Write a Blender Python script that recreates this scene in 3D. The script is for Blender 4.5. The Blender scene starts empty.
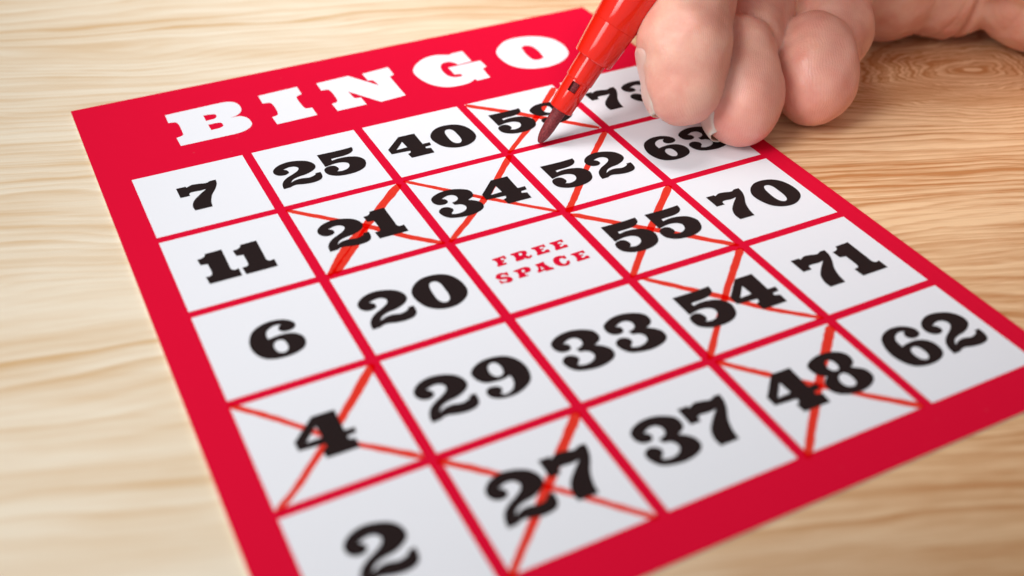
import bpy, bmesh, math, random
import numpy as np
from mathutils import Vector, Matrix, geometry
random.seed(7)
MM = 0.001
scene = bpy.context.scene
C = scene.collection

# ------------------------------------------------------------------ measured data (millimetres on the card)
DIG = {"0":{"w":9.2,"p":[[[0.26,1.9,0],[1.36,3.52,0],[3.13,4.64,0],[5.1,4.81,0],[7.11,4.24,0],[8.51,2.83,0],[9.2,0.69,0],[9.19,-1.48,0],[8.58,-2.93,0],[7.35,-4.06,0],[5.73,-4.78,0],[3.87,-4.81,0],[2.29,-4.23,0],[0.99,-3.03,0],[0.17,-0.93,0],[0.0,0.68,0]],[[3.71,2.18,0],[4.26,2.9,0],[5.09,2.89,0],[5.6,2.17,0],[5.75,0.4,0],[5.7,-1.53,0],[5.36,-2.7,0],[4.7,-3.22,0],[4.0,-2.99,0],[3.54,-2.2,0],[3.4,-0.4,0]]]},"1":{"w":5.9,"p":[[[1.63,4.5,1],[4.66,4.61,1],[4.63,-0.8,0],[4.65,-1.91,0],[5.08,-2.41,0],[5.9,-2.31,1],[5.9,-4.57,1],[0.23,-4.61,1],[0.11,-2.38,1],[0.88,-2.34,0],[1.27,-2.03,0],[1.36,1.3,1],[0.15,1.47,1],[0.0,3.34,1],[0.89,3.47,0],[1.48,3.92,0]]]},"2":{"w":8.47,"p":[[[0.06,2.65,0],[1.2,4.0,0],[3.31,4.78,0],[5.49,4.5,0],[7.39,3.49,0],[8.28,2.01,0],[8.24,0.64,0],[7.41,-0.36,0],[5.69,-1.22,0],[4.0,-1.51,0],[2.71,-2.06,0],[1.9,-3.05,1],[3.07,-2.46,0],[4.34,-2.34,0],[5.78,-2.68,0],[6.91,-2.38,0],[7.35,-2.03,0],[7.37,-1.67,1],[8.47,-1.64,1],[8.42,-2.74,0],[8.16,-3.73,0],[7.4,-4.46,0],[5.8,-4.78,0],[4.11,-4.57,0],[2.71,-4.18,0],[1.89,-4.31,0],[1.45,-4.57,1],[0.0,-4.64,1],[0.15,-3.29,0],[0.76,-1.95,0],[1.91,-0.86,0],[3.5,0.04,0],[4.7,0.96,0],[4.98,1.77,0],[4.51,2.5,0],[3.56,2.77,0],[2.04,2.37,1],[2.7,1.74,0],[2.73,0.79,0],[1.9,0.26,0],[0.75,0.45,0],[0.02,1.36,0]]]},"3":{"w":8.64,"p":[[[0.4,3.24,0],[1.32,4.17,0],[3.1,4.87,0],[5.23,4.9,0],[7.19,4.19,0],[8.38,3.18,0],[8.56,1.68,0],[8.0,0.73,0],[6.8,0.1,1],[7.72,-0.52,0],[8.59,-1.63,0],[8.64,-3.02,0],[8.03,-3.9,0],[6.7,-4.57,0],[4.67,-4.9,0],[2.56,-4.61,0],[1.0,-3.98,0],[0.15,-2.68,0],[0.0,-1.46,0],[0.47,-0.69,0],[1.37,-0.3,0],[2.26,-0.56,0],[2.84,-1.35,0],[2.68,-2.11,0],[2.2,-2.54,0],[1.94,-3.0,1],[2.84,-3.34,0],[4.16,-3.23,0],[5.22,-2.52,0],[5.45,-1.62,0],[4.91,-0.75,0],[3.74,-0.38,1],[3.58,0.55,1],[4.49,0.72,0],[5.14,1.26,0],[5.29,2.12,0],[4.81,2.92,0],[3.77,3.15,0],[2.28,2.56,1],[2.95,2.09,0],[2.98,1.12,0],[2.24,0.63,0],[1.07,0.8,0],[0.33,1.73,0]]]},"4":{"w":8.98,"p":[[[3.86,4.5,1],[7.48,4.48,1],[7.38,-0.28,1],[8.98,-0.31,1],[8.79,-1.48,1],[7.44,-1.6,1],[7.32,-2.2,1],[8.34,-2.5,1],[8.24,-4.5,1],[3.22,-4.5,1],[3.1,-2.75,1],[3.81,-2.41,0],[4.0,-1.74,1],[0.03,-1.44,1],[0.0,0.49,1]],[[3.85,2.31,1],[3.98,-0.18,1],[1.54,-0.27,1]]]},"5":{"w":8.76,"p":[[[0.6,4.82,1],[1.84,4.78,0],[5.48,4.73,0],[8.15,4.88,1],[7.94,3.64,0],[7.18,2.81,0],[5.73,2.33,0],[3.26,2.22,0],[2.71,2.15,1],[2.7,1.46,1],[4.06,1.73,0],[6.19,1.54,0],[7.9,0.72,0],[8.76,-0.92,0],[8.33,-2.88,0],[7.56,-3.88,0],[6.05,-4.64,0],[3.79,-4.88,0],[1.61,-4.44,0],[0.22,-3.24,0],[0.0,-1.56,0],[0.52,-0.69,0],[1.7,-0.35,0],[2.55,-0.76,0],[2.88,-1.93,0],[2.62,-2.52,0],[2.18,-2.85,1],[3.19,-3.11,0],[4.39,-2.79,0],[5.13,-2.02,0],[5.28,-0.85,0],[4.51,-0.11,0],[3.01,0.16,0],[0.64,-0.29,1]]]},"6":{"w":8.55,"p":[[[1.17,3.23,0],[2.39,4.22,0],[4.3,4.83,0],[6.4,4.59,0],[7.61,3.82,0],[8.27,2.78,0],[8.02,1.71,0],[7.06,1.22,0],[5.95,1.34,0],[5.38,2.04,0],[5.63,2.89,0],[6.14,3.28,1],[5.06,3.45,0],[3.77,2.84,0],[3.2,1.88,0],[3.14,0.51,1],[4.44,0.75,0],[6.07,0.76,0],[7.48,0.24,0],[8.36,-0.82,0],[8.55,-2.31,0],[7.92,-3.72,0],[6.68,-4.48,0],[5.0,-4.83,0],[3.01,-4.68,0],[1.5,-4.04,0],[0.55,-2.81,0],[0.0,-0.86,0],[0.22,1.25,0]],[[3.87,-0.71,0],[4.43,-0.4,0],[5.24,-0.69,0],[5.55,-1.77,0],[5.39,-2.99,0],[4.67,-3.66,0],[3.81,-3.3,0],[3.47,-2.39,0],[3.5,-1.38,0]]]},"7":{"w":7.77,"p":[[[0.0,4.51,1],[1.88,4.49,1],[1.89,4.06,1],[3.11,4.61,0],[4.29,4.47,0],[5.87,4.13,0],[6.61,4.5,0],[7.77,4.5,1],[7.59,3.08,0],[6.95,1.47,0],[5.71,-0.65,0],[5.02,-2.79,0],[4.78,-4.61,1],[1.5,-4.61,1],[1.42,-3.06,0],[2.03,-1.33,0],[3.54,0.41,0],[5.36,2.04,1],[4.13,1.87,0],[2.82,2.0,0],[2.06,1.87,0],[1.88,1.55,0],[1.85,0.89,1],[0.02,0.88,1]]]},"8":{"w":8.4,"p":[[[0.43,3.53,0],[1.38,4.22,0],[3.25,4.81,0],[5.7,4.69,0],[7.22,4.05,0],[8.08,2.95,0],[7.97,1.49,0],[7.41,0.76,0],[6.59,0.34,1],[7.38,-0.21,0],[8.33,-1.17,0],[8.4,-2.67,0],[7.88,-3.54,0],[6.45,-4.43,0],[4.35,-4.81,0],[2.14,-4.5,0],[0.75,-3.82,0],[0.0,-2.67,0],[0.06,-1.29,0],[0.63,-0.46,0],[1.65,0.16,1],[0.72,0.85,0],[0.2,2.17,0]],[[3.56,2.99,0],[4.22,3.23,0],[4.8,2.71,0],[4.91,1.5,0],[4.44,0.74,0],[3.64,0.74,0],[3.16,1.37,0],[3.21,2.33,0]],[[3.17,-0.75,0],[4.04,-0.27,0],[4.74,-0.48,0],[5.09,-1.53,0],[4.86,-2.86,0],[4.17,-3.31,0],[3.25,-3.08,0],[2.78,-2.31,0],[2.83,-1.38,0]]]},"9":{"w":8.66,"p":[[[0.13,2.78,0],[1.04,3.79,0],[2.74,4.6,0],[4.76,4.68,0],[6.69,4.1,0],[8.01,2.75,0],[8.66,0.55,0],[8.38,-1.59,0],[7.81,-2.75,0],[6.63,-3.75,0],[4.95,-4.49,0],[3.14,-4.68,0],[1.5,-4.33,0],[0.52,-3.54,0],[0.34,-2.38,0],[0.94,-1.58,0],[1.94,-1.51,0],[2.7,-1.92,0],[2.94,-2.73,0],[2.57,-3.16,0],[2.34,-3.51,1],[2.91,-3.86,0],[4.17,-3.48,0],[5.01,-2.48,0],[5.39,-1.09,0],[5.3,-0.4,1],[4.28,-0.7,0],[2.78,-0.67,0],[1.23,-0.32,0],[0.27,0.79,0],[0.0,2.04,0]],[[3.01,2.66,0],[3.7,3.41,0],[4.45,3.37,0],[4.95,2.6,0],[4.91,1.08,0],[4.47,0.33,0],[3.73,0.14,0],[3.23,0.45,0],[2.87,1.27,0]]]}}
TITLE = {"B":[[[11.8,23.51,1],[23.33,23.9,0],[24.57,23.88,0],[26.01,23.52,0],[27.16,22.14,0],[27.39,19.67,0],[26.85,18.05,0],[25.54,16.81,0],[24.19,16.41,1],[26.18,16.19,0],[27.33,14.91,0],[27.62,12.14,0],[26.93,10.68,0],[25.24,9.52,0],[23.13,9.13,0],[22.06,9.11,0],[11.78,9.06,1],[11.75,12.67,1],[12.8,13.04,0],[13.35,13.35,1],[13.48,15.34,0],[13.44,18.52,0],[13.12,19.4,0],[11.67,19.79,1]],[[19.13,19.88,1],[20.85,19.67,0],[21.57,19.33,0],[21.67,18.35,0],[21.1,17.52,0],[19.09,17.26,1]],[[19.08,15.46,1],[21.08,15.4,0],[21.79,15.06,0],[21.88,13.69,0],[21.27,13.09,0],[19.07,12.84,1]]],"I":[[[32.36,23.54,1],[41.47,24.05,1],[41.35,20.3,1],[39.99,19.57,0],[39.76,18.7,0],[39.79,14.5,0],[40.02,13.5,0],[41.42,13.15,1],[41.33,9.56,1],[32.32,9.29,1],[32.29,12.77,1],[33.53,13.17,0],[33.93,14.03,0],[34.07,18.39,0],[33.78,19.29,0],[32.22,19.72,1]]],"N":[[[45.95,23.75,1],[53.76,24.18,1],[58.4,16.8,1],[58.1,19.54,0],[57.63,19.91,0],[57.02,20.06,1],[57.02,23.75,1],[63.67,24.44,1],[63.53,20.44,1],[62.23,19.66,1],[62.04,9.7,1],[56.0,9.19,1],[51.09,16.91,1],[51.23,14.07,0],[51.4,13.34,0],[52.68,13.05,1],[52.68,9.49,1],[45.93,9.35,1],[45.85,12.94,1],[47.11,13.31,0],[47.51,14.09,0],[47.62,18.77,0],[47.36,19.7,0],[45.83,19.96,1]]],"G":[[[68.32,20.3,0],[69.98,22.74,0],[73.01,24.98,0],[76.16,25.5,0],[79.34,24.21,1],[80.02,24.64,1],[82.95,24.77,1],[82.68,18.91,1],[79.04,18.58,1],[78.74,19.68,0],[77.68,20.91,0],[76.0,20.76,0],[74.88,19.33,0],[74.35,16.71,0],[74.66,14.23,0],[75.7,13.04,0],[77.21,12.88,0],[77.74,13.33,1],[77.43,14.04,0],[76.17,14.29,1],[76.28,18.16,1],[84.64,18.35,1],[84.7,14.88,1],[83.36,14.21,1],[82.98,9.43,1],[79.65,9.28,1],[79.45,10.21,1],[77.7,9.17,0],[74.98,8.75,0],[71.86,9.43,0],[69.47,11.72,0],[68.19,15.22,0],[67.91,18.36,0]]],"O":[[[90.01,20.51,0],[91.7,22.92,0],[95.23,25.54,0],[99.17,25.82,0],[103.01,24.49,0],[105.74,21.76,0],[106.69,17.76,0],[106.04,13.82,0],[104.56,11.49,0],[101.31,9.32,0],[97.53,8.56,0],[93.35,9.46,0],[90.45,12.15,0],[89.47,16.42,0]],[[96.77,20.52,1],[98.08,21.06,0],[99.29,20.1,0],[99.63,16.86,0],[99.1,13.34,1],[97.81,12.83,0],[96.38,13.29,0],[96.11,16.63,0]]]}
SMALL = [[[[51.9,-54.65,1],[54.43,-54.54,1],[54.42,-55.56,1],[53.99,-55.66,1],[53.83,-55.16,0],[53.42,-55.11,1],[53.33,-55.66,1],[53.77,-55.66,1],[53.73,-56.17,1],[53.23,-56.24,1],[53.25,-56.56,1],[53.79,-56.61,1],[53.72,-57.1,1],[51.96,-57.17,1],[51.91,-56.64,1],[52.15,-56.54,0],[52.25,-55.45,0],[51.86,-54.98,1]]],[[[55.53,-54.65,1],[58.15,-54.71,0],[58.57,-55.13,0],[58.38,-55.79,0],[57.94,-56.1,1],[58.18,-56.5,0],[58.34,-56.79,0],[58.74,-56.39,1],[58.91,-56.79,0],[58.49,-57.22,0],[57.81,-57.31,0],[57.4,-56.9,0],[57.33,-56.66,1],[57.21,-57.13,1],[55.61,-57.19,1],[55.58,-56.65,1],[55.81,-56.44,0],[55.83,-55.29,0],[55.52,-55.03,1]],[[56.95,-55.2,1],[57.44,-55.11,0],[57.51,-55.58,0],[57.24,-55.87,0],[56.89,-55.81,1]]],[[[59.79,-54.64,1],[62.46,-54.57,1],[62.43,-55.39,1],[61.95,-55.48,1],[61.83,-55.14,0],[61.27,-55.15,1],[61.19,-55.61,1],[61.75,-55.66,1],[61.72,-56.02,1],[61.21,-56.05,1],[61.15,-56.53,1],[61.52,-56.56,0],[62.0,-56.26,1],[62.5,-56.35,1],[62.45,-57.16,1],[59.89,-57.22,1],[59.84,-56.71,1],[60.08,-56.5,0],[60.12,-55.34,0],[59.73,-54.98,1]]],[[[63.49,-54.7,1],[66.16,-54.63,1],[66.13,-55.45,1],[65.65,-55.54,1],[65.53,-55.2,0],[64.97,-55.21,1],[64.89,-55.67,1],[65.45,-55.72,1],[65.42,-56.08,1],[64.91,-56.11,1],[64.85,-56.59,1],[65.22,-56.62,0],[65.7,-56.32,1],[66.2,-56.41,1],[66.15,-57.22,1],[63.59,-57.28,1],[63.54,-56.77,1],[63.78,-56.56,0],[63.82,-55.4,0],[63.43,-55.04,1]]],[[[65.31,-59.39,1],[67.98,-59.32,1],[67.95,-60.14,1],[67.47,-60.23,1],[67.35,-59.89,0],[66.79,-59.9,1],[66.71,-60.36,1],[67.27,-60.41,1],[67.24,-60.77,1],[66.73,-60.8,1],[66.67,-61.28,1],[67.04,-61.31,0],[67.52,-61.01,1],[68.02,-61.1,1],[67.97,-61.91,1],[65.41,-61.97,1],[65.36,-61.46,1],[65.6,-61.25,0],[65.64,-60.09,0],[65.25,-59.73,1]]],[[[50.15,-59.66,0],[50.69,-59.11,0],[51.48,-58.99,0],[52.05,-59.21,1],[52.63,-59.14,1],[52.56,-60.02,1],[52.25,-60.27,1],[52.02,-59.86,0],[51.67,-59.59,0],[51.23,-59.62,0],[51.14,-60.04,0],[51.72,-60.22,0],[52.47,-60.68,0],[52.66,-61.38,0],[52.28,-61.9,0],[51.54,-62.03,0],[50.82,-61.78,0],[50.22,-61.89,1],[50.19,-60.98,1],[50.49,-60.73,1],[50.63,-61.19,0],[51.07,-61.51,0],[51.58,-61.35,0],[51.58,-60.99,0],[50.97,-60.76,0],[50.28,-60.42,0],[50.1,-59.93,0]]],[[[53.75,-59.38,1],[56.28,-59.28,0],[56.79,-59.73,0],[56.72,-60.42,0],[56.19,-60.88,0],[55.33,-60.86,1],[55.22,-61.42,1],[55.61,-61.51,1],[55.61,-61.75,1],[53.78,-61.83,1],[53.79,-61.33,1],[54.02,-61.14,0],[54.12,-59.97,0],[53.72,-59.67,1]],[[55.17,-59.87,0],[55.52,-59.79,0],[55.65,-60.2,0],[55.37,-60.54,0],[55.09,-60.48,0]]],[[[58.06,-59.42,1],[59.87,-59.26,1],[59.78,-60.05,1],[60.22,-61.3,1],[60.56,-61.36,1],[60.64,-62.02,1],[58.95,-62.02,1],[58.88,-61.57,1],[58.26,-61.78,1],[57.54,-61.84,1],[57.51,-61.32,1],[57.79,-61.15,0],[58.14,-60.49,0],[58.15,-59.88,1]],[[58.71,-60.25,1],[59.05,-61.14,1],[58.43,-61.35,1]]],[[[61.55,-59.76,0],[62.16,-59.11,0],[63.09,-58.93,0],[63.82,-59.24,1],[64.16,-59.2,1],[64.19,-59.99,1],[63.81,-60.29,1],[63.61,-60.07,0],[63.27,-59.76,0],[62.83,-59.86,0],[62.57,-60.57,0],[62.69,-61.26,0],[63.05,-61.54,0],[63.48,-61.22,0],[63.81,-60.86,1],[64.21,-60.95,1],[64.1,-61.53,1],[63.51,-62.07,0],[62.63,-62.06,0],[61.83,-61.67,0],[61.4,-60.84,0]]]]
STROKES = {"0,3":[[[72.5,-0.82,1.49],[81.17,-9.01,1.56],[93.3,-21.45,1.34]],[[93.42,-1.87,1.55],[83.47,-12.11,1.38],[71.86,-22.53,1.07]]],"1,2":[[[48.39,-24.08,1.01],[58.92,-35.2,1.07],[69.81,-45.9,0.98]],[[70.68,-24.4,1.39],[59.96,-35.71,1.35],[48.06,-46.0,1.2]]],"1,1":[[[24.26,-23.85,1.05],[35.41,-34.83,1.37],[40.84,-41.07,1.51],[45.98,-46.04,1.18]],[[46.23,-24.5,1.84],[36.55,-33.92,1.64],[29.45,-40.44,1.66],[24.83,-46.03,1.1]],[[35.23,-35.83,1.07],[30.2,-41.49,1.52],[25.71,-46.13,1.61]]],"1,3":[[[93.69,-24.12,1.4],[83.78,-33.98,1.2],[76.2,-42.37,1.36],[72.2,-46.68,1.45]]],"2,3":[[[72.17,-48.56,1.42],[82.66,-58.84,1.47],[93.99,-69.99,1.27]],[[93.74,-48.26,1.58],[82.48,-59.12,1.38],[72.09,-69.67,1.2]]],"3,3":[[[73.48,-71.57,1.13],[82.6,-81.63,1.42],[87.97,-87.91,1.25],[94.01,-93.42,0.99]],[[93.65,-71.82,1.51],[84.54,-80.4,1.24],[71.61,-93.55,1.15]]],"4,3":[[[72.35,-95.5,1.22],[77.07,-100.73,1.36],[86.34,-109.87,1.18],[93.85,-116.92,1.46]],[[93.73,-96.54,1.69],[87.17,-102.53,1.53],[77.21,-112.17,1.35],[72.02,-117.36,1.39]]],"3,0":[[[0.56,-71.38,1.13],[5.93,-77.07,1.1],[12.48,-84.88,0.96],[21.68,-93.09,1.37]],[[22.37,-71.92,1.64],[15.13,-79.72,1.45],[4.67,-90.28,1.14],[1.0,-93.29,1.14]]],"4,1":[[[23.91,-95.25,1.36],[30.3,-101.28,1.2],[37.51,-108.56,1.05],[45.37,-117.13,1.15]],[[45.7,-95.72,1.77],[36.48,-104.96,1.56],[26.03,-115.29,1.16],[22.88,-118.46,1.13]]]}
PITCH = 24.0
ROWQ = 0.99258
CELL_W = 0.92015
CELL_H = 0.91926
ML, MR, MT, MB_ = 0.2524, 0.1835, 1.4204, 0.3188
FOCAL_PX = 1079.88
CAM_POS = [-16.91, -194.303, 113.711]
CAM_RIGHT = [0.890939, -0.453924, 0.013444]
CAM_UP = [0.267741, 0.548961, 0.791806]
CAM_FWD = [0.3668, 0.701851, -0.610625]


# ------------------------------------------------------------------ camera, world, lamps, exposure
cd = bpy.data.cameras.new('camera')
cam = bpy.data.objects.new('camera', cd)
C.objects.link(cam)
r, u, f = Vector(CAM_RIGHT), Vector(CAM_UP), Vector(CAM_FWD)
m = Matrix((r, u, -f)).transposed().to_4x4()
m.translation = Vector(CAM_POS) * MM
cam.matrix_world = m
cd.sensor_width = 36
cd.lens = FOCAL_PX / 1024 * 36
cd.clip_start, cd.clip_end = 0.005, 50
cd.dof.use_dof = True
cd.dof.focus_distance = 0.217
cd.dof.aperture_fstop = 10.5
cd.dof.aperture_blades = 9
scene.camera = cam

w = bpy.data.worlds.new('World')
scene.world = w
w.use_nodes = True
# ambient gradient: front-left glow added to fill the palm, dimmer to the right
_t = w.node_tree
_tc = _t.nodes.new('ShaderNodeTexCoord')
_dp = _t.nodes.new('ShaderNodeVectorMath'); _dp.operation = 'DOT_PRODUCT'
_dp.inputs[1].default_value = (-0.78, -0.52, 0.35)
_t.links.new(_tc.outputs['Generated'], _dp.inputs[0])
_mr = _t.nodes.new('ShaderNodeMapRange')
_mr.interpolation_type = 'SMOOTHSTEP'
_mr.inputs['From Min'].default_value, _mr.inputs['From Max'].default_value = -0.1, 1.0
_mr.inputs['To Min'].default_value, _mr.inputs['To Max'].default_value = 0.035, 0.52
_t.links.new(_dp.outputs['Value'], _mr.inputs['Value'])
_bg = _t.nodes['Background']
_bg.inputs['Color'].default_value = (0.95, 0.97, 1.0, 1)
_t.links.new(_mr.outputs['Result'], _bg.inputs['Strength'])

def area_lamp(name, loc, target, sx, sy, watts, color, spread=180):
    ld = bpy.data.lights.new(name, 'AREA')
    ld.shape = 'RECTANGLE'
    ld.size, ld.size_y = sx, sy
    ld.spread = math.radians(spread)
    ld.energy, ld.color = watts, color
    o = bpy.data.objects.new(name, ld)
    C.objects.link(o)
    o.location = loc
    o.rotation_euler = (Vector(target) - Vector(loc)).to_track_quat('-Z', 'Y').to_euler()
    return o
area_lamp('softbox', (-0.228, -0.125, 0.262), (0.038, -0.065, 0), 0.15, 0.27, 0.183, (1.0, 0.985, 0.97), 60)
area_lamp('overhead_fill', (0.10, 0.10, 0.60), (0.19, 0.22, 0), 0.30, 0.30, 0.90, (1.0, 0.985, 0.97), 62)  # added unseen fill lamp, shapes the brightness gradient across table and card
scene.view_settings.view_transform = 'Standard'
scene.view_settings.look = 'None'
scene.view_settings.exposure = 0
scene.view_settings.gamma = 1

# ------------------------------------------------------------------ helpers
def empty(name, loc=(0, 0, 0)):
    o = bpy.data.objects.new(name, None)
    o.empty_display_size = 0.01
    C.objects.link(o)
    o.location = loc
    return o

def tag(o, label=None, cat=None, group=None, kind=None):
    for k, v in (('label', label), ('category', cat), ('group', group), ('kind', kind)):
        if v: o[k] = v

def mesh_obj(name, verts, faces, mat, parent=None, smooth=False):
    me = bpy.data.meshes.new(name)
    me.from_pydata(verts, [], faces)
    me.update()
    if smooth:
        me.polygons.foreach_set('use_smooth', [True] * len(me.polygons))
    me.materials.append(mat)
    o = bpy.data.objects.new(name, me)
    C.objects.link(o)
    if parent: o.parent = parent
    return o

class NT:
    """small node-tree builder"""
    def __init__(s, name):
        s.m = bpy.data.materials.new(name); s.m.use_nodes = True
        s.t = s.m.node_tree; s.b = s.t.nodes['Principled BSDF']
        s.out = s.t.nodes['Material Output']
    def put(s, sock, v):
        if hasattr(v, 'is_linked') or isinstance(v, bpy.types.NodeSocket): s.t.links.new(v, sock)
        elif v is not None: sock.default_value = v
    def n(s, typ, **kw):
        nd = s.t.nodes.new(typ)
        for k, v in kw.items(): setattr(nd, k, v)
        return nd
    def math(s, op, a, b=None, c=None):
        nd = s.n('ShaderNodeMath', operation=op)
        for i, v in enumerate((a, b, c)):
            if v is not None: s.put(nd.inputs[i], v)
        return nd.outputs[0]
    def noise(s, vec, scale, detail=3, rough=.5, dist=0):
        nd = s.n('ShaderNodeTexNoise')
        s.put(nd.inputs['Vector'], vec); nd.inputs['Scale'].default_value = scale
        nd.inputs['Detail'].default_value = detail; nd.inputs['Roughness'].default_value = rough
        nd.inputs['Distortion'].default_value = dist
        return nd.outputs['Fac']
    def ramp(s, fac, stops):
        nd = s.n('ShaderNodeValToRGB')
        s.put(nd.inputs[0], fac)
        el = nd.color_ramp.elements
        while len(el) < len(stops): el.new(.5)
        for e, (p, c) in zip(el, stops):
            e.position = p
            e.color = (c, c, c, 1) if not isinstance(c, tuple) else (*c, 1)
        return nd.outputs[0]
    def mix(s, fac, a, b, blend='MIX'):
        nd = s.n('ShaderNodeMix', data_type='RGBA', blend_type=blend)
        s.put(nd.inputs[0], fac)
        for i, v in ((6, a), (7, b)):
            s.put(nd.inputs[i], (*v, 1) if isinstance(v, tuple) else v)
        return nd.outputs[2]
    def comb(s, x, y, z):
        nd = s.n('ShaderNodeCombineXYZ')
        for i, v in enumerate((x, y, z)): s.put(nd.inputs[i], v)
        return nd.outputs[0]
    def bump(s, h, strength, dist):
        nd = s.n('ShaderNodeBump')
        nd.inputs['Strength'].default_value = strength; nd.inputs['Distance'].default_value = dist
        s.put(nd.inputs['Height'], h)
        s.t.links.new(nd.outputs[0], s.b.inputs['Normal'])
    def set(s, **kw):
        for k, v in kw.items():
            s.put(s.b.inputs[k.replace('_', ' ')], (*v, 1) if isinstance(v, tuple) and len(v) == 3 and 'Radius' not in k else v)

# ------------------------------------------------------------------ materials
def wood_material():
    t = NT('pine_wood')
    geo = t.n('ShaderNodeNewGeometry')
    mp = t.n('ShaderNodeMapping'); mp.vector_type = 'TEXTURE'
    mp.inputs['Rotation'].default_value = (0, 0, math.radians(-19))
    mp.inputs['Scale'].default_value = (MM, MM, MM)
    t.t.links.new(geo.outputs['Position'], mp.inputs['Vector'])
    sp = t.n('ShaderNodeSeparateXYZ'); t.t.links.new(mp.outputs[0], sp.inputs[0])
    U, V = sp.outputs[0], sp.outputs[1]
    nz = lambda su, sv, det=2, off=0: t.noise(t.comb(t.math('MULTIPLY_ADD', U, 1 / su, off), t.math('MULTIPLY', V, 1 / sv), off), 1, det)
    # growth-ring height field: straight grain, slow waviness and one knot
    h = t.math('ADD', V, t.math('MULTIPLY', t.math('SUBTRACT', nz(95, 34, 2, 3.7), .5), 26))
    h = t.math('ADD', h, t.math('MULTIPLY', t.math('SUBTRACT', nz(34, 10, 2, 8.1), .5), 4))
    Uw = t.math('ADD', U, t.math('MULTIPLY', t.math('SUBTRACT', nz(20, 9, 3, 13.0), .5), 16))
    Vw = t.math('ADD', V, t.math('MULTIPLY', t.math('SUBTRACT', nz(15, 6, 3, 17.0), .5), 6))
    def bell(uk, vk, su, sv, amp):
        a = t.math('POWER', t.math('MULTIPLY', t.math('SUBTRACT', Uw, uk), 1 / su), 2)
        b = t.math('POWER', t.math('MULTIPLY', t.math('SUBTRACT', Vw, vk), 1 / sv), 2)
        return t.math('MULTIPLY', t.math('EXPONENT', t.math('MULTIPLY', t.math('ADD', a, b), -1)), amp)
    h = t.math('ADD', h, bell(KNOT[0], KNOT[1], 27, 14, 46))
    h = t.math('ADD', h, bell(KNOT[0] + 26, KNOT[1] - 7, 12, 5, 9))
    h = t.math('ADD', h, t.math('MULTIPLY', t.math('SUBTRACT', nz(11, 2.6, 3, 31.0), .5), .9))
    near = t.ramp(t.math('MULTIPLY_ADD', V, -1 / 260, .35), [(.35, 0.0), (.75, 1.0)])    # wider rings on the near boards
    fine = t.ramp(t.math('FRACT', t.math('MULTIPLY', h, 1 / 2.3)), [(0, .0), (.4, .2), (.75, .95), (.86, 1.0), (.97, .05), (1, 0)])
    wide = t.ramp(t.math('FRACT', t.math('MULTIPLY', h, 1 / 5.3)), [(0, .0), (.45, .15), (.72, .9), (.82, 1.0), (.95, .05), (1, 0)])
    gate1 = t.ramp(nz(85, 16, 3, 21.0), [(.34, .3), (.60, 1.0)])
    gate2 = t.ramp(nz(110, 22, 3, 47.0), [(.40, .05), (.66, 1.0)])
    fibre = nz(22, .30, 3, 1.3)
    fleck = nz(7, .7, 3, 5.5)
    cloud = nz(60, 9, 4, 61.0)
    line = t.math('MULTIPLY', fine, t.math('MULTIPLY', gate1, t.math('MULTIPLY_ADD', near, -.55, .95)))
    # heart-wood side of the board (towards +U) is more orange than the sapwood side
    patch = nz(70, 26, 2, 77.0)
    heart = t.ramp(t.math('ADD', t.math('MULTIPLY', U, 1 / 260), t.math('MULTIPLY', t.math('SUBTRACT', patch, .5), .22)), [(.16, 0.0), (.52, 1.0)])
    streak = nz(16, 1.1, 4, 93.0)
    amt = t.math('MULTIPLY', line, t.math('MULTIPLY_ADD', heart, .44, .30))
    amt = t.math('ADD', amt, t.math('MULTIPLY', fine, bell(KNOT[0], KNOT[1], 44, 22, .38)))
    amt = t.math('ADD', amt, t.math('MULTIPLY', wide, t.math('MULTIPLY', gate2, .66)))
    amt = t.math('ADD', amt, t.math('MULTIPLY', t.math('SUBTRACT', fibre, .5), t.math('MULTIPLY_ADD', heart, .45, .30)))
    amt = t.math('ADD', amt, t.math('MULTIPLY', t.math('SUBTRACT', fleck, .5), t.math('MULTIPLY_ADD', heart, .5, .3)))
    amt = t.math('ADD', amt, t.math('MULTIPLY', t.math('SUBTRACT', streak, .5), t.math('MULTIPLY_ADD', heart, .6, .15)))
    amt = t.math('ADD', amt, t.math('MULTIPLY', t.math('SUBTRACT', cloud, .42), 1.35))
    brown = bell(118, -122, 62, 24, 1.0)                     # browner wood, deepened to paint in the falloff towards the near right corner
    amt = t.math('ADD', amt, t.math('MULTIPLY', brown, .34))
    amt = t.ramp(amt, [(0, 0.0), (1.0, 1.0)])
    pale = t.mix(heart, (.87, .765, .605), (.92, .63, .37))
    dark = t.mix(heart, (.68, .445, .225), (.56, .245, .085))
    col = t.mix(amt, pale, dark)
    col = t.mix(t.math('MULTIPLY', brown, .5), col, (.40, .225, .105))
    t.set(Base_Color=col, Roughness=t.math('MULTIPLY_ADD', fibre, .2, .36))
    t.b.inputs['Specular IOR Level'].default_value = .4
    t.bump(t.math('ADD', fibre, t.math('MULTIPLY', line, -.6)), .25, .0002)
    return t.m

ang = math.radians(-19)
_k = (187.0, -36.0)
KNOT = (_k[0] * math.cos(ang) + _k[1] * math.sin(ang), -_k[0] * math.sin(ang) + _k[1] * math.cos(ang))

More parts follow.
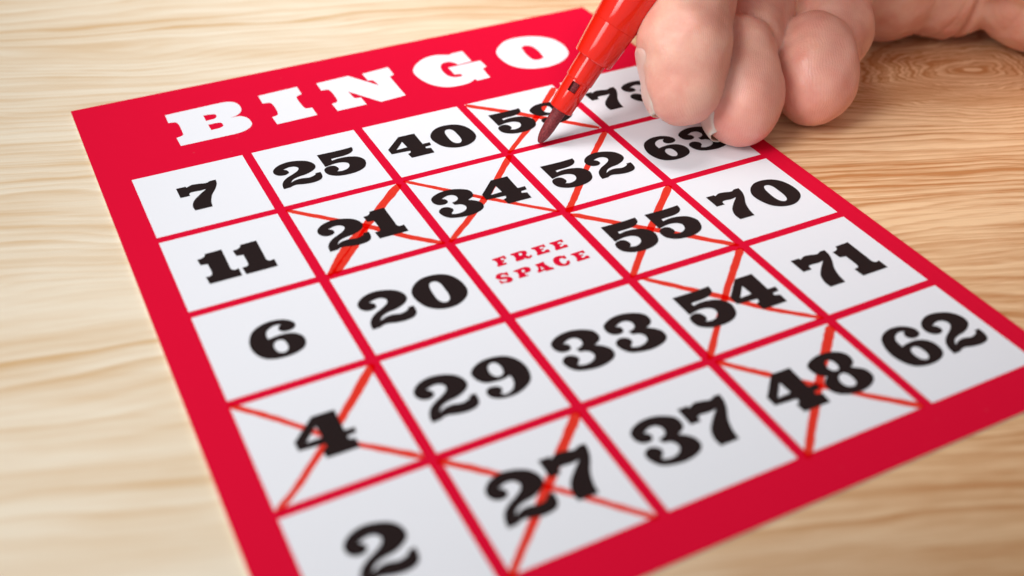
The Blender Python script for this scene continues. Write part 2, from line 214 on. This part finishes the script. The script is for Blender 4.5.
def paper(name, col, rough=.55, spec=.05):
    t = NT(name)
    geo = t.n('ShaderNodeNewGeometry')
    g = t.noise(geo.outputs['Position'], 2600, 3)
    g2 = t.noise(geo.outputs['Position'], 160, 2)
    c = t.mix(t.math('MULTIPLY_ADD', g, .10, t.math('MULTIPLY', g2, .06)), col, tuple(x * .86 for x in col))
    if name.startswith('red'):
        sp = t.ramp(t.noise(geo.outputs['Position'], 620, 1), [(.765, 0.0), (.79, .06)])
        c = t.mix(sp, c, (.85, .45, .45))
    t.set(Base_Color=c, Roughness=rough)
    t.b.inputs['Specular IOR Level'].default_value = spec
    t.bump(g, .12, .00004)
    return t.m

def ink_material():
    t = NT('red_marker_ink')
    geo = t.n('ShaderNodeNewGeometry')
    g = t.noise(geo.outputs['Position'], 900, 3)
    tr = t.n('ShaderNodeBsdfTransparent')
    t.t.links.new(t.mix(g, (.98, .18, .13), (.96, .28, .21)), tr.inputs[0])
    df = t.n('ShaderNodeBsdfDiffuse'); df.inputs[0].default_value = (.72, .03, .02, 1)
    mx = t.n('ShaderNodeMixShader'); mx.inputs[0].default_value = .02
    t.t.links.new(tr.outputs[0], mx.inputs[1]); t.t.links.new(df.outputs[0], mx.inputs[2])
    t.t.links.new(mx.outputs[0], t.out.inputs[0])
    return t.m

def plastic(name, col, rough, sss=0):
    t = NT(name)
    geo = t.n('ShaderNodeNewGeometry')
    g = t.noise(geo.outputs['Position'], 1500, 2)
    t.set(Base_Color=col, Roughness=t.math('MULTIPLY_ADD', g, .06, rough))
    t.b.inputs['Specular IOR Level'].default_value = .5
    t.b.inputs['Coat Weight'].default_value = .25 if rough < .2 else 0
    t.b.inputs['Coat Roughness'].default_value = .03
    if sss:
        t.b.inputs['Subsurface Weight'].default_value = sss
        t.b.inputs['Subsurface Radius'].default_value = (1, .12, .05)
        t.b.inputs['Subsurface Scale'].default_value = .0015
    return t.m

def felt_material():
    t = NT('inked_felt')
    geo = t.n('ShaderNodeNewGeometry')
    g = t.noise(geo.outputs['Position'], 4200, 3, .7)
    c = t.mix(t.ramp(g, [(.42, 0.0), (.68, 1.0)]), (.12, .005, .009), (.36, .04, .045))
    t.set(Base_Color=c, Roughness=.55)
    t.bump(g, .7, .00012)
    return t.m

def skin_material():
    t = NT('skin')
    geo = t.n('ShaderNodeNewGeometry')
    pos = geo.outputs['Position']
    fl = t.n('ShaderNodeAttribute'); fl.attribute_name = 'flush'
    mott = t.noise(pos, 170, 4, .6)
    fine = t.noise(pos, 900, 3, .6)
    base = t.mix(t.ramp(mott, [(.36, 0.0), (.64, 1.0)]), (.82, .475, .365), (.755, .355, .275))
    base = t.mix(t.math('MULTIPLY', fl.outputs['Fac'], .75), base, (.80, .27, .225))
    base = t.mix(t.math('MULTIPLY', fine, .16), base, (.86, .62, .50))
    # friction ridges
    dt = t.n('ShaderNodeVectorMath', operation='DOT_PRODUCT')
    t.t.links.new(pos, dt.inputs[0]); dt.inputs[1].default_value = (.80, -.58, .14)
    wob = t.math('MULTIPLY', t.noise(pos, 85, 2), .006)
    ph = t.math('MULTIPLY', t.math('ADD', dt.outputs['Value'], wob), 2 * math.pi / .00042)
    ridge = t.math('SINE', ph)
    rough = t.math('MULTIPLY_ADD', fine, .18, .29)
    t.set(Base_Color=base, Roughness=rough)
    b = t.b
    b.inputs['Subsurface Weight'].default_value = .55
    b.inputs['Subsurface Radius'].default_value = (1.0, .36, .2)
    b.inputs['Subsurface Scale'].default_value = .0030
    b.inputs['Specular IOR Level'].default_value = .5
    vo = t.n('ShaderNodeTexVoronoi', feature='DISTANCE_TO_EDGE'); vo.inputs['Scale'].default_value = 1050
    t.t.links.new(pos, vo.inputs['Vector'])
    cells = t.ramp(vo.outputs['Distance'], [(0, 0.0), (.16, 1.0)])
    h = t.math('ADD', t.math('MULTIPLY', ridge, .36), t.math('MULTIPLY', fine, .9))
    h = t.math('ADD', h, t.math('MULTIPLY', cells, .5))
    t.bump(h, .33, .00010)
    return t.m

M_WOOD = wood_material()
M_RED = paper('red_card_print', (.72, .0045, .036))
M_WHITE = paper('white_card_print', (.835, .85, .90))
M_BLACK = paper('black_card_print', (.022, .014, .014), .5)
M_EDGE = paper('card_core', (.72, .66, .58), .7)
M_INK = ink_material()
M_PEN = plastic('red_pen_plastic', (.80, .013, .002), .07, .06)
M_DARK = plastic('dark_red_recess', (.06, .004, .004), .5)
M_FELT = felt_material()
M_SKIN = skin_material()
def nail_material():
    t = NT('fingernail')
    at = t.n('ShaderNodeAttribute'); at.attribute_name = 'free_edge'
    geo = t.n('ShaderNodeNewGeometry')
    g = t.noise(geo.outputs['Position'], 500, 2)
    c = t.mix(at.outputs['Fac'], t.mix(g, (.80, .47, .39), (.83, .53, .45)), (.88, .70, .58))
    t.set(Base_Color=c, Roughness=.28)
    t.b.inputs['Subsurface Weight'].default_value = .4
    t.b.inputs['Subsurface Radius'].default_value = (1.0, .45, .3)
    t.b.inputs['Subsurface Scale'].default_value = .0015
    return t.m
M_NAIL = nail_material()

# ------------------------------------------------------------------ the table
CARD_T = 0.5                       # card thickness in mm, its printed face lies at z = 0
def build_table():
    bm = bmesh.new()
    bmesh.ops.create_cube(bm, size=1)
    for v in bm.verts:
        v.co = Vector((v.co.x * 1.5 + .15, v.co.y * 1.3 + .05, v.co.z * .03 - .015 - (CARD_T + .02) * MM))
    bmesh.ops.bevel(bm, geom=[e for e in bm.edges], offset=.003, segments=2, affect='EDGES')
    me = bpy.data.meshes.new('table_top'); bm.to_mesh(me); bm.free()
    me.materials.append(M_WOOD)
    o = bpy.data.objects.new('table_top', me); C.objects.link(o)
    tag(o, 'pale pine table top with wavy grain and a knot under the card', 'table', kind='structure')
build_table()

# ------------------------------------------------------------------ the bingo card
def spline(path, res=7):
    """closed outline; points flagged 1 are sharp corners, the others are rounded through"""
    n = len(path); out = []
    P = [Vector((p[0], p[1])) for p in path]
    for i in range(n):
        p1, p2 = P[i], P[(i + 1) % n]
        c1, c2 = path[i][2], path[(i + 1) % n][2]
        out.append(p1)
        if c1 and c2: continue
        p0 = P[i - 1] if not c1 else p1 * 2 - p2
        p3 = P[(i + 2) % n] if not c2 else p2 * 2 - p1
        d0 = max((p1 - p0).length ** .5, 1e-4); d1 = max((p2 - p1).length ** .5, 1e-4); d2 = max((p3 - p2).length ** .5, 1e-4)
        if c1: d0 = d1
        if c2: d2 = d1
        m1 = ((p1 - p0) / d0 - (p2 - p0) / (d0 + d1) + (p2 - p1) / d1) * d1
        m2 = ((p2 - p1) / d1 - (p3 - p1) / (d1 + d2) + (p3 - p2) / d2) * d1
        for k in range(1, res):
            s = k / res; s2, s3 = s * s, s ** 3
            out.append(p1 * (2 * s3 - 3 * s2 + 1) + m1 * (s3 - 2 * s2 + s) + p2 * (-2 * s3 + 3 * s2) + m2 * (s3 - s2))
    return out

def glyph_tris(paths, off=(0, 0), z=0, base=0):
    polys = [[Vector((p.x + off[0], p.y + off[1], 0)) for p in spline(pa)] for pa in paths]
    tris = geometry.tessellate_polygon(polys)
    flat = [p for po in polys for p in po]
    verts = [(p.x * MM, p.y * MM, z * MM) for p in flat]
    faces = []
    for a, b, c in tris:
        A, B_, C_ = flat[a], flat[b], flat[c]
        if (B_ - A).cross(C_ - A).z < 0: b, c = c, b
        faces.append((a + base, b + base, c + base))
    return verts, faces

Z_CELL, Z_PRINT, Z_INK = .02, .08, .035
NUMBERS = [['7', '25', '40', '59', '73'], ['11', '21', '34', '52', '63'], ['6', '20', None, '55', '70'],
           ['4', '29', '33', '54', '71'], ['2', '27', '37', '48', '62']]
ROW_C = [.480, .478, .475, .482, .437]      # where the row's figures sit in their cells
NUDGE = {'25': (-.25, 0), '21': (-.6, 0), '63': (-.75, .1), '54': (.3, 0), '27': (.5, 0), '37': (.2, -.1), '2': (-.6, -.3), '55': (.1, -.25), '7': (-.15, 0), '70': (.15, 0), '6': (-.15, 0), '4': (-.2, 0)}

card = empty('bingo_card')
tag(card, 'red bordered paper bingo card of black numbers, nine cells struck through with marker', 'bingo card')

def build_card():
    x0, x1 = -ML * PITCH, (4 + CELL_W + MR) * PITCH
    y0, y1 = -(4 * ROWQ + CELL_H + MB_) * PITCH, MT * PITCH
    bm = bmesh.new()
    top = [bm.verts.new((x * MM, y * MM, 0)) for x, y in ((x0, y0), (x1, y0), (x1, y1 + 1.3), (x0, y1))]
    low = [bm.verts.new((v.co.x, v.co.y, -CARD_T * MM)) for v in top]
    bm.faces.new(top); bm.faces.new(low[::-1])
    for i in range(4):
        fc = bm.faces.new((low[i], low[(i + 1) % 4], top[(i + 1) % 4], top[i])); fc.material_index = 1
    bm.normal_update()
    me = bpy.data.meshes.new('card_sheet'); bm.to_mesh(me); bm.free()
    me.materials.append(M_RED); me.materials.append(M_EDGE)
    o = bpy.data.objects.new('card_sheet', me); C.objects.link(o); o.parent = card
    for ch in 'BINGO':
        v, fcs = glyph_tris(TITLE[ch], z=Z_CELL)
        mesh_obj('title_letter', v, fcs, M_WHITE, card)

def cross_mesh(strokes):
    verts, faces = [], []
    for k, st in enumerate(strokes):
        pts = [Vector((p[0], p[1])) for p in st]; ws = [p[2] for p in st]
        pts[0] = pts[0] + (pts[0] - pts[1]).normalized() * random.uniform(.5, 1.0)      # strokes run on into the red rules
        pts[-1] = pts[-1] + (pts[-1] - pts[-2]).normalized() * random.uniform(.4, .9)
        L = []
        n = len(pts)
        for i in range(n - 1):
            p0 = pts[i - 1] if i else pts[0] * 2 - pts[1]
            p3 = pts[i + 2] if i + 2 < n else pts[i + 1] * 2 - pts[i]
            for s in range(10):
                tt = s / 10
                q = .5 * ((2 * pts[i]) + (pts[i + 1] - p0) * tt + (2 * p0 - 5 * pts[i] + 4 * pts[i + 1] - p3) * tt * tt + (3 * pts[i] - p0 - 3 * pts[i + 1] + p3) * tt ** 3)
                L.append((q, ws[i] * (1 - tt) + ws[i + 1] * tt))
        L.append((pts[-1], ws[-1]))
        z = (Z_INK + .014 * k) * MM
        b0 = len(verts)
        for i, (q, wd) in enumerate(L):
            d = (L[min(i + 1, len(L) - 1)][0] - L[max(i - 1, 0)][0]).normalized()
            nrm = Vector((-d.y, d.x))
            e = .5 * (.62 if i in (0, len(L) - 1) else 1)
            a = q + nrm * wd * (e + random.uniform(-.07, .07)); b = q - nrm * wd * (e + random.uniform(-.05, .05))
            verts += [(a.x * MM, a.y * MM, z), (b.x * MM, b.y * MM, z)]
            if i: faces.append((b0 + 2 * i - 2, b0 + 2 * i - 1, b0 + 2 * i + 1, b0 + 2 * i))
    return verts, faces

def build_cells():
    for rr in range(5):
        for cc in range(5):
            x, y = cc * PITCH, -rr * ROWQ * PITCH
            wd, ht = CELL_W * PITCH, CELL_H * PITCH
            z = Z_CELL * MM
            cell = mesh_obj('cell', [(x * MM, (y - ht) * MM, z), ((x + wd) * MM, (y - ht) * MM, z), ((x + wd) * MM, y * MM, z), (x * MM, y * MM, z)], [(0, 1, 2, 3)], M_WHITE, card)
            s = NUMBERS[rr][cc]
            if s is None:
                V, F = [], []
                for paths in SMALL:
                    v, fcs = glyph_tris(paths, z=Z_PRINT, base=len(V)); V += v; F += fcs
                mesh_obj('caption', V, F, M_RED, cell)
            else:
                gap = {'11': .5, '34': 1.3, '33': 1.25, '29': 1.2}.get(s, .85) if len(s) == 2 else 0
                tot = sum(DIG[ch]['w'] for ch in s) + gap
                dx, dy = NUDGE.get(s, (0, 0))
                px_, V, F = x + wd / 2 - tot / 2 + dx, [], []
                for ch in s:
                    v, fcs = glyph_tris(DIG[ch]['p'], (px_, y - ROW_C[rr] * PITCH + dy), Z_PRINT, len(V)); V += v; F += fcs
                    px_ += DIG[ch]['w'] + gap
                mesh_obj('number', V, F, M_BLACK, cell)
            k = '%d,%d' % (rr, cc)
            if k in STROKES:
                v, fcs = cross_mesh(STROKES[k])
                mesh_obj('marker_cross', v, fcs, M_INK, cell)
build_card()
build_cells()

# ------------------------------------------------------------------ the felt-tip marker
PEN_TIP = Vector((78.4, -22.9, .75))
PEN_DIR = Vector((0.5819, -0.0020, 0.8132)).normalized()
def lathe(prof, n=64, skip=None):
    V, F = [], []
    for s, rad in prof:
        for k in range(n):
            a = 2 * math.pi * k / n
            V.append((rad * math.cos(a) * MM, rad * math.sin(a) * MM, s * MM))
    for i in range(len(prof) - 1):
        for k in range(n):
            if skip and skip(i, k): continue
            F.append((i * n + k, i * n + (k + 1) % n, (i + 1) * n + (k + 1) % n, (i + 1) * n + k))
    return V, F
pen = empty('marker_pen', PEN_TIP * MM)
tag(pen, 'uncapped red felt-tip marker held over the crossed number 59', 'marker')
zx = PEN_DIR
xx = (-Vector(CAM_FWD) - zx * (-Vector(CAM_FWD)).dot(zx)).normalized()     # the slot side of the nose
yx = zx.cross(xx)
pen.rotation_mode = 'QUATERNION'
pen.rotation_quaternion = Matrix((xx, yx, zx)).transposed().to_quaternion()
def pen_part(name, prof, mat, skip=None, sharp=30):
    v, fcs = lathe(prof, 96, skip)
    o = mesh_obj(name, v, fcs, mat, pen, True)
    md = o.modifiers.new('edge', 'EDGE_SPLIT'); md.split_angle = math.radians(sharp)
    return o
pen_part('nib', [(0, .02), (0.04, .30), (.25, .52), (.8, .80), (1.6, 1.05), (2.6, 1.22), (4, 1.32), (8.2, 1.45), (9, 1.46), (10, 1.95), (15.5, 1.95), (15.6, .02)], M_FELT, sharp=60)
n96 = lambda k: min(k, 96 - k)
pen_part('nose', [(8.4, 1.5), (8.2, 1.6), (8.15, 2.3), (8.3, 2.5), (8.55, 2.56), (12.6, 2.68), (14.75, 2.74), (15.3, 2.75), (15.3, 2.25), (14.75, 2.25), (12.6, 2.2), (8.8, 2.0), (8.4, 1.5)],
         M_PEN, lambda i, k: (i in (5,) and n96(k if k < 96 else 0) <= 5) or (i == 9 and n96(k) <= 5))
pen_part('collar', [(15.1, 2.6), (15.1, 2.84), (15.25, 2.92), (15.5, 2.94), (20.9, 3.06), (20.9, 2.5)], M_PEN)
pen_part('barrel_cone', [(20.2, 3.0), (20.2, 3.95), (20.35, 4.1), (20.6, 4.15), (24, 4.42), (28.0, 4.70), (28.06, 4.66)], M_PEN)
pen_part('barrel', [(28.06, 4.60), (28.06, 4.72), (28.2, 4.76), (33, 5.05), (40, 5.25), (128, 5.25), (128.6, 5.0)], M_PEN)
pen_part('end_plug', [(128.55, 5.0), (129, 4.6), (136, 4.5), (137, 4.0), (137.2, .02)], M_PEN)

# ------------------------------------------------------------------ the hand: one continuous skin from a blended distance field
STEP = .6
LO = np.array([88., -178., -1.5]); HI = np.array([304., 44., 100.])
NX, NY, NZ = (int(math.ceil((HI[i] - LO[i]) / STEP)) + 1 for i in range(3))
AX = [LO[i] + STEP * np.arange(n, dtype=np.float32) for i, n in enumerate((NX, NY, NZ))]

def cone_sdf(X, Y, Z, a, b, r1, r2):
    """distance to a capsule whose radius runs from r1 to r2"""
    a = np.asarray(a, np.float32); d = np.asarray(b, np.float32) - a
    l2 = float(d @ d)
    px, py, pz = X - a[0], Y - a[1], Z - a[2]
    t = np.clip((px * d[0] + py * d[1] + pz * d[2]) / max(l2, 1e-6), 0, 1)
    t = t * t * (3 - 2 * t) * .35 + t * .65
    dx, dy, dz = px - t * d[0], py - t * d[1], pz - t * d[2]
    return np.sqrt(dx * dx + dy * dy + dz * dz) - (r1 + (r2 - r1) * t)

def smin(a, b, k):
    h = np.maximum(k - np.abs(a - b), 0) / k
    return np.minimum(a, b) - h * h * k * .25

def group_field(prims, k):
    """one limb: its capsules blended with radius k, over a box just big enough"""
    pts = np.array([p for pr in prims for p in (np.array(pr[0]) - pr[2] - 6, np.array(pr[0]) + pr[2] + 6, np.array(pr[1]) - pr[3] - 6, np.array(pr[1]) + pr[3] + 6)])
    lo = np.clip(np.floor((pts.min(0) - LO) / STEP).astype(int), 0, None)
    hi = np.minimum(np.ceil((pts.max(0) - LO) / STEP).astype(int) + 1, (NX, NY, NZ))
    sl = tuple(slice(lo[i], hi[i]) for i in range(3))
    X = AX[0][sl[0]][:, None, None]; Y = AX[1][sl[1]][None, :, None]; Z = AX[2][sl[2]][None, None, :]
    g = None
    for pr in prims:
        s = cone_sdf(X, Y, Z, *pr)
        g = s if g is None else smin(g, s, k)
    return sl, g

FINGERS = {
 'middle': dict(prims=[((103.1, -36.7, 14.9), (105.1, -32.8, 21.4), 8.05, 8.6), ((105.1, -32.8, 21.4), (111.0, -25, 26), 8.6, 8.4), ((111.0, -25, 26), (118, -17, 34.5), 8.4, 8.6), ((118, -17, 34.5), (138, -4, 45), 8.6, 9.2), ((138, -4, 45), (166, 13, 50), 9.2, 11)], k=4),
 'ring_tip': dict(prims=[((116.6, -39.2, 8.1), (118.1, -36.2, 11), 8.1, 8.2), ((118.1, -36.2, 11), (120.7, -30.9, 15.7), 8.2, 8.1)], k=3),
 'ring': dict(prims=[((127, -25, 15.5), (134, -17.5, 18.5), 8.3, 8.6), ((134, -17.5, 18.5), (145, -4, 36), 8.6, 9), ((145, -4, 36), (170, 18, 37), 9, 10.5)], k=3),
 'little_tip': dict(prims=[((136.3, -38.5, 8.15), (137.7, -36.3, 10.5), 8.4, 8.5), ((137.7, -36.3, 10.5), (139.6, -33.3, 13.4), 8.5, 8.35)], k=3),
 'little': dict(prims=[((145, -29.5, 11.0), (151.5, -24.5, 12.6), 8.5, 8.7), ((151.5, -24.5, 12.6), (161, -12, 17), 8.7, 9), ((161, -12, 17), (176, 10, 22), 9, 10)], k=3),
 'index': dict(prims=[((106, -7.6, 50.5), (111, -2.5, 58), 7.3, 8.3), ((111, -2.5, 58), (123, 8, 71), 8.3, 9), ((123, 8, 71), (158, 6, 69), 9, 11)], k=3),
 'thumb': dict(prims=[((110, -33, 51), (117, -34.5, 57), 8.2, 9.6), ((117, -34.5, 57), (138, -36, 68), 9.6, 10), ((138, -36, 68), (168, -32, 70), 10, 12), ((168, -32, 70), (208, -34, 50), 12, 17)], k=4),
}
PALM = dict(prims=[((158, 6, 66), (215, -40, 42), 12, 18), ((166, 12, 51), (216, -44, 36), 12, 17), ((170, 17, 37), (216, -44, 30), 12, 17), ((176, 18, 24), (214, -40, 26), 11.5, 17),
                   ((216, -46, 34), (240, -80, 36), 20, 22), ((240, -80, 36), (330, -230, 48), 22, 32), ((168, -28, 66), (205, -36, 46), 10, 17)], k=14)
PADS = [dict(prims=[((179.5, -10.5, 15.6), (188, 2, 20), 15.9, 14)], k=2),
        dict(prims=[((194.0, -15.5, 16.2), (199, -2, 24), 16.5, 14)], k=2),
        dict(prims=[((210.5, -31.5, 18.8), (224, -57, 24), 19.2, 23)], k=3)]

def build_field():
    D = np.full((NX, NY, NZ), 50, np.float32)
    sl, g = group_field(PALM['prims'], PALM['k'])
    D[sl] = np.minimum(D[sl], g)
    for pd in PADS:
        sl, g = group_field(pd['prims'], pd['k']); D[sl] = smin(D[sl], g, .7)
    for nm in ('middle', 'ring', 'little', 'index', 'thumb'):
        sl, g = group_field(FINGERS[nm]['prims'], FINGERS[nm]['k'])
        D[sl] = smin(D[sl], g, .6)
    for nm in ('ring_tip', 'little_tip'):
        sl, g = group_field(FINGERS[nm]['prims'], FINGERS[nm]['k'])
        D[sl] = smin(D[sl], g, .4)
    # soft flats where the skin is pressed on the card and on the table
    fl = np.where(AX[0] < 122.6, .10, -CARD_T + .02).astype(np.float32)[:, None, None]
    D = np.maximum(D, fl - AX[2][None, None, :])
    D[:, 0, :] = 50; D[-1] = 50; D[:, -1] = 50
    return D

def surface_nets(D):
    S = D < 0
    cnt = np.zeros((NX - 1, NY - 1, NZ - 1), np.int8)
    for i in (0, 1):
        for j in (0, 1):
            for k in (0, 1):
                cnt += S[i:NX - 1 + i, j:NY - 1 + j, k:NZ - 1 + k]
    act = (cnt > 0) & (cnt < 8)
    idx = np.full(act.shape, -1, np.int32)
    ci = np.argwhere(act)
    idx[act] = np.arange(len(ci))
    acc = np.zeros((len(ci), 3)); num = np.zeros(len(ci))
    corners = [(i, j, k) for i in (0, 1) for j in (0, 1) for k in (0, 1)]
    val = {c: D[ci[:, 0] + c[0], ci[:, 1] + c[1], ci[:, 2] + c[2]] for c in corners}
    for a in corners:
        for ax in range(3):
            if a[ax]: continue
            b = list(a); b[ax] = 1; b = tuple(b)
            va, vb = val[a], val[b]
            cr = (va < 0) != (vb < 0)
            t = np.where(cr, va / np.where(cr, va - vb, 1), 0)
            p = np.tile(np.array(a, float), (len(ci), 1)); p[:, ax] = t
            acc += p * cr[:, None]; num += cr
    V = (ci + acc / num[:, None]) * STEP + LO
    quads = []
    for ax in range(3):
        o1, o2 = (ax + 1) % 3, (ax + 2) % 3
        s0 = [slice(1, n - 1) for n in (NX, NY, NZ)]; s1 = list(s0)
        s0[ax] = slice(0, -1); s1[ax] = slice(1, None)
        A, B = S[tuple(s0)], S[tuple(s1)]
        for flip, mask in ((0, A & ~B), (1, ~A & B)):
            e = np.argwhere(mask)
            if not len(e): continue
            off = np.array([1, 1, 1]); off[ax] = 0
            e = e + off
            q = []
            for da, db in ((0, 0), (1, 0), (1, 1), (0, 1)):
                c = e.copy(); c[:, o1] -= da; c[:, o2] -= db
                q.append(idx[c[:, 0], c[:, 1], c[:, 2]])
            q = np.stack(q, 1)
            quads.append(q[:, ::-1] if flip else q)
    return V, np.concatenate(quads)

def relax(V, Q, it, lam=.5):
    """light smoothing of the net"""
    E = np.concatenate([Q[:, [0, 1]], Q[:, [1, 2]], Q[:, [2, 3]], Q[:, [3, 0]]])
    n = np.bincount(E[:, 0], minlength=len(V)) + np.bincount(E[:, 1], minlength=len(V))
    for _ in range(it):
        s = np.stack([np.bincount(E[:, 0], V[E[:, 1], a], len(V)) + np.bincount(E[:, 1], V[E[:, 0], a], len(V)) for a in range(3)], 1)
        V = V + lam * (s / np.maximum(n, 1)[:, None] - V)
    return V

def build_hand():
    V, Q = surface_nets(build_field())
    V = relax(V, Q, 1)
    # small unevenness of real flesh
    rng = np.random.RandomState(3)
    ax_ = np.zeros(len(V))
    for wl, am in ((9, .10), (6, .08), (4, .05), (2.6, .03)):
        for _ in range(4):
            d = rng.normal(size=3); d /= np.linalg.norm(d)
            ax_ += am / 2 * np.sin(V @ d * 2 * np.pi / wl + rng.uniform(0, 6.3))
    n_ = np.zeros_like(V)
    fn = np.cross(V[Q[:, 2]] - V[Q[:, 0]], V[Q[:, 3]] - V[Q[:, 1]])
    for c in range(4):
        for a in range(3): n_[:, a] += np.bincount(Q[:, c], fn[:, a], len(V))
    n_ /= np.linalg.norm(n_, axis=1)[:, None] + 1e-9
    V = V + n_ * ax_[:, None]
    # skin folds on the heel of the hand
    s_ = V @ np.array(CAM_RIGHT)
    zone = np.clip((V[:, 0] - 180) / 3, 0, 1) * np.clip((52 - V[:, 2]) / 8, 0, 1) * (V[:, 1] > -75) * (V[:, 1] < 6)
    for s0, slope, dep, wd in ((169.8, .0, 1.5, .7), (182.8, .02, 1.5, .75), (189.4, .10, .22, .6), (176.5, .25, .3, .5)):
        g_ = np.exp(-((s_ - s0 - slope * V[:, 2]) / wd) ** 2) * zone
        V = V - n_ * (dep * g_)[:, None]
    me = bpy.data.meshes.new('hand')
    me.vertices.add(len(V)); me.vertices.foreach_set('co', (V * MM).astype(np.float32).ravel())
    me.loops.add(Q.size); me.loops.foreach_set('vertex_index', Q.astype(np.int32).ravel())
    me.polygons.add(len(Q))
    me.polygons.foreach_set('loop_start', (np.arange(len(Q)) * 4).astype(np.int32))
    me.update(calc_edges=True); me.validate()
    me.polygons.foreach_set('use_smooth', [True] * len(me.polygons))
    fl = np.zeros(len(V))
    for c, s in (((109, -29, 5), 10), ((116.5, -41, 5), 10), ((137, -41, 6), 10), ((117, -21, 25), 7), ((184, -10, 2), 12), ((198, -16, 3), 12)):
        fl = np.maximum(fl, np.exp(-((V - np.array(c)) ** 2).sum(1) / s ** 2))
    at = me.attributes.new('flush', 'FLOAT', 'POINT'); at.data.foreach_set('value', fl.astype(np.float32))
    me.materials.append(M_SKIN)
    o = bpy.data.objects.new('hand', me); C.objects.link(o)
    tag(o, 'bare right hand resting on the table with curled fingers, gripping the red marker', 'hand')
    return o
hand = build_hand()

def sdf_point(p, prims, k):
    g = None
    for pr in prims:
        s = float(cone_sdf(np.float32(p[0]), np.float32(p[1]), np.float32(p[2]), *pr))
        g = s if g is None else float(smin(g, s, k))
    return g

def build_nail(prims, k, root, tip, normal, half=52, back=1.0, over=.6, free=1.0, reach=6.3):
    """thin curved plate that follows the back of a fingertip, from the cuticle to just past the tip"""
    root, tip, normal = (np.array(v, float) for v in (root, tip, normal))
    axd = tip - root; ln = np.linalg.norm(axd); axd /= ln
    nrm = normal - axd * (normal @ axd); nrm /= np.linalg.norm(nrm)
    side = np.cross(axd, nrm)
    nu, nv = 26, 22
    V, F, E = [], [], []
    for i in range(nu + 1):
        t = i / nu
        s = back + (ln - back + over + reach) * t
        wid = math.radians(half) * (1 - .45 * max(0, (.30 - t) / .30) ** 2) * (1 - .45 * max(0, (t - .45) / .55) ** 2)
        base = root + axd * min(s, ln)
        for j in range(nv + 1):
            a = wid * (2 * j / nv - 1)
            d = nrm * math.cos(a) + side * math.sin(a)
            if s > ln:                          # the plate leaves the skin and runs straight on
                d2 = d
            lo, hi = 2., 16.
            for _ in range(22):
                mid = (lo + hi) / 2
                if sdf_point(base + d * mid, prims, k) < 0: lo = mid
                else: hi = mid
            ev = abs(2 * j / nv - 1)
            rr = lo + .12 - .55 * ev ** 4 - .5 * max(0, (.12 - t) / .12) ** 2     # edges sink into the nail folds
            x = max(0, s - ln)
            ph = .95 * x / rr                     # past the fingertip's centre the plate bends round the tip
            rr += .02 * x ** 1.4 * (1 - ev ** 4)
            p = base + (d * math.cos(ph) + axd * math.sin(ph)) * rr
            V.append(p * MM)
            E.append(max(1.0 if t > 1 - free / (ln + over + reach) else 0.0, min(1, max(0, (ev - .80) / .10)) * min(1, max(0, (t - .25) / .2))))
    for i in range(nu):
        for j in range(nv):
            a = i * (nv + 1) + j
            F.append((a, a + 1, a + nv + 2, a + nv + 1))
    o = mesh_obj('fingernail', [tuple(v) for v in V], F, M_NAIL, hand, True)
    at = o.data.attributes.new('free_edge', 'FLOAT', 'POINT'); at.data.foreach_set('value', E)
    sd = o.modifiers.new('thick', 'SOLIDIFY'); sd.thickness = .00022; sd.offset = 0
    return o
left = -np.array(CAM_RIGHT)
fm, fr, fi = FINGERS['middle'], FINGERS['ring_tip'], FINGERS['index']
away = np.array(CAM_FWD)
build_nail(fm['prims'][:2], 4, (105.3, -32.4, 22), (103.1, -36.7, 14.9), left + away * .36, half=58)
build_nail(fr['prims'], 3, (119.4, -33.6, 13.4), (116.6, -39.2, 8.1), left + away * .34, half=58)
build_nail(FINGERS['little_tip']['prims'], 3, (139.6, -34.1, 13), (136.3, -38.5, 8.15), left + away * .6, reach=2.5)
build_nail(fi['prims'][:1], 3, (111, -2.5, 58), (106, -7.6, 50.5), (-.6, .6, .5))
build_nail(FINGERS['thumb']['prims'][:2], 4, (117, -34.5, 57), (110, -33, 51), (-.1, -.8, .5))
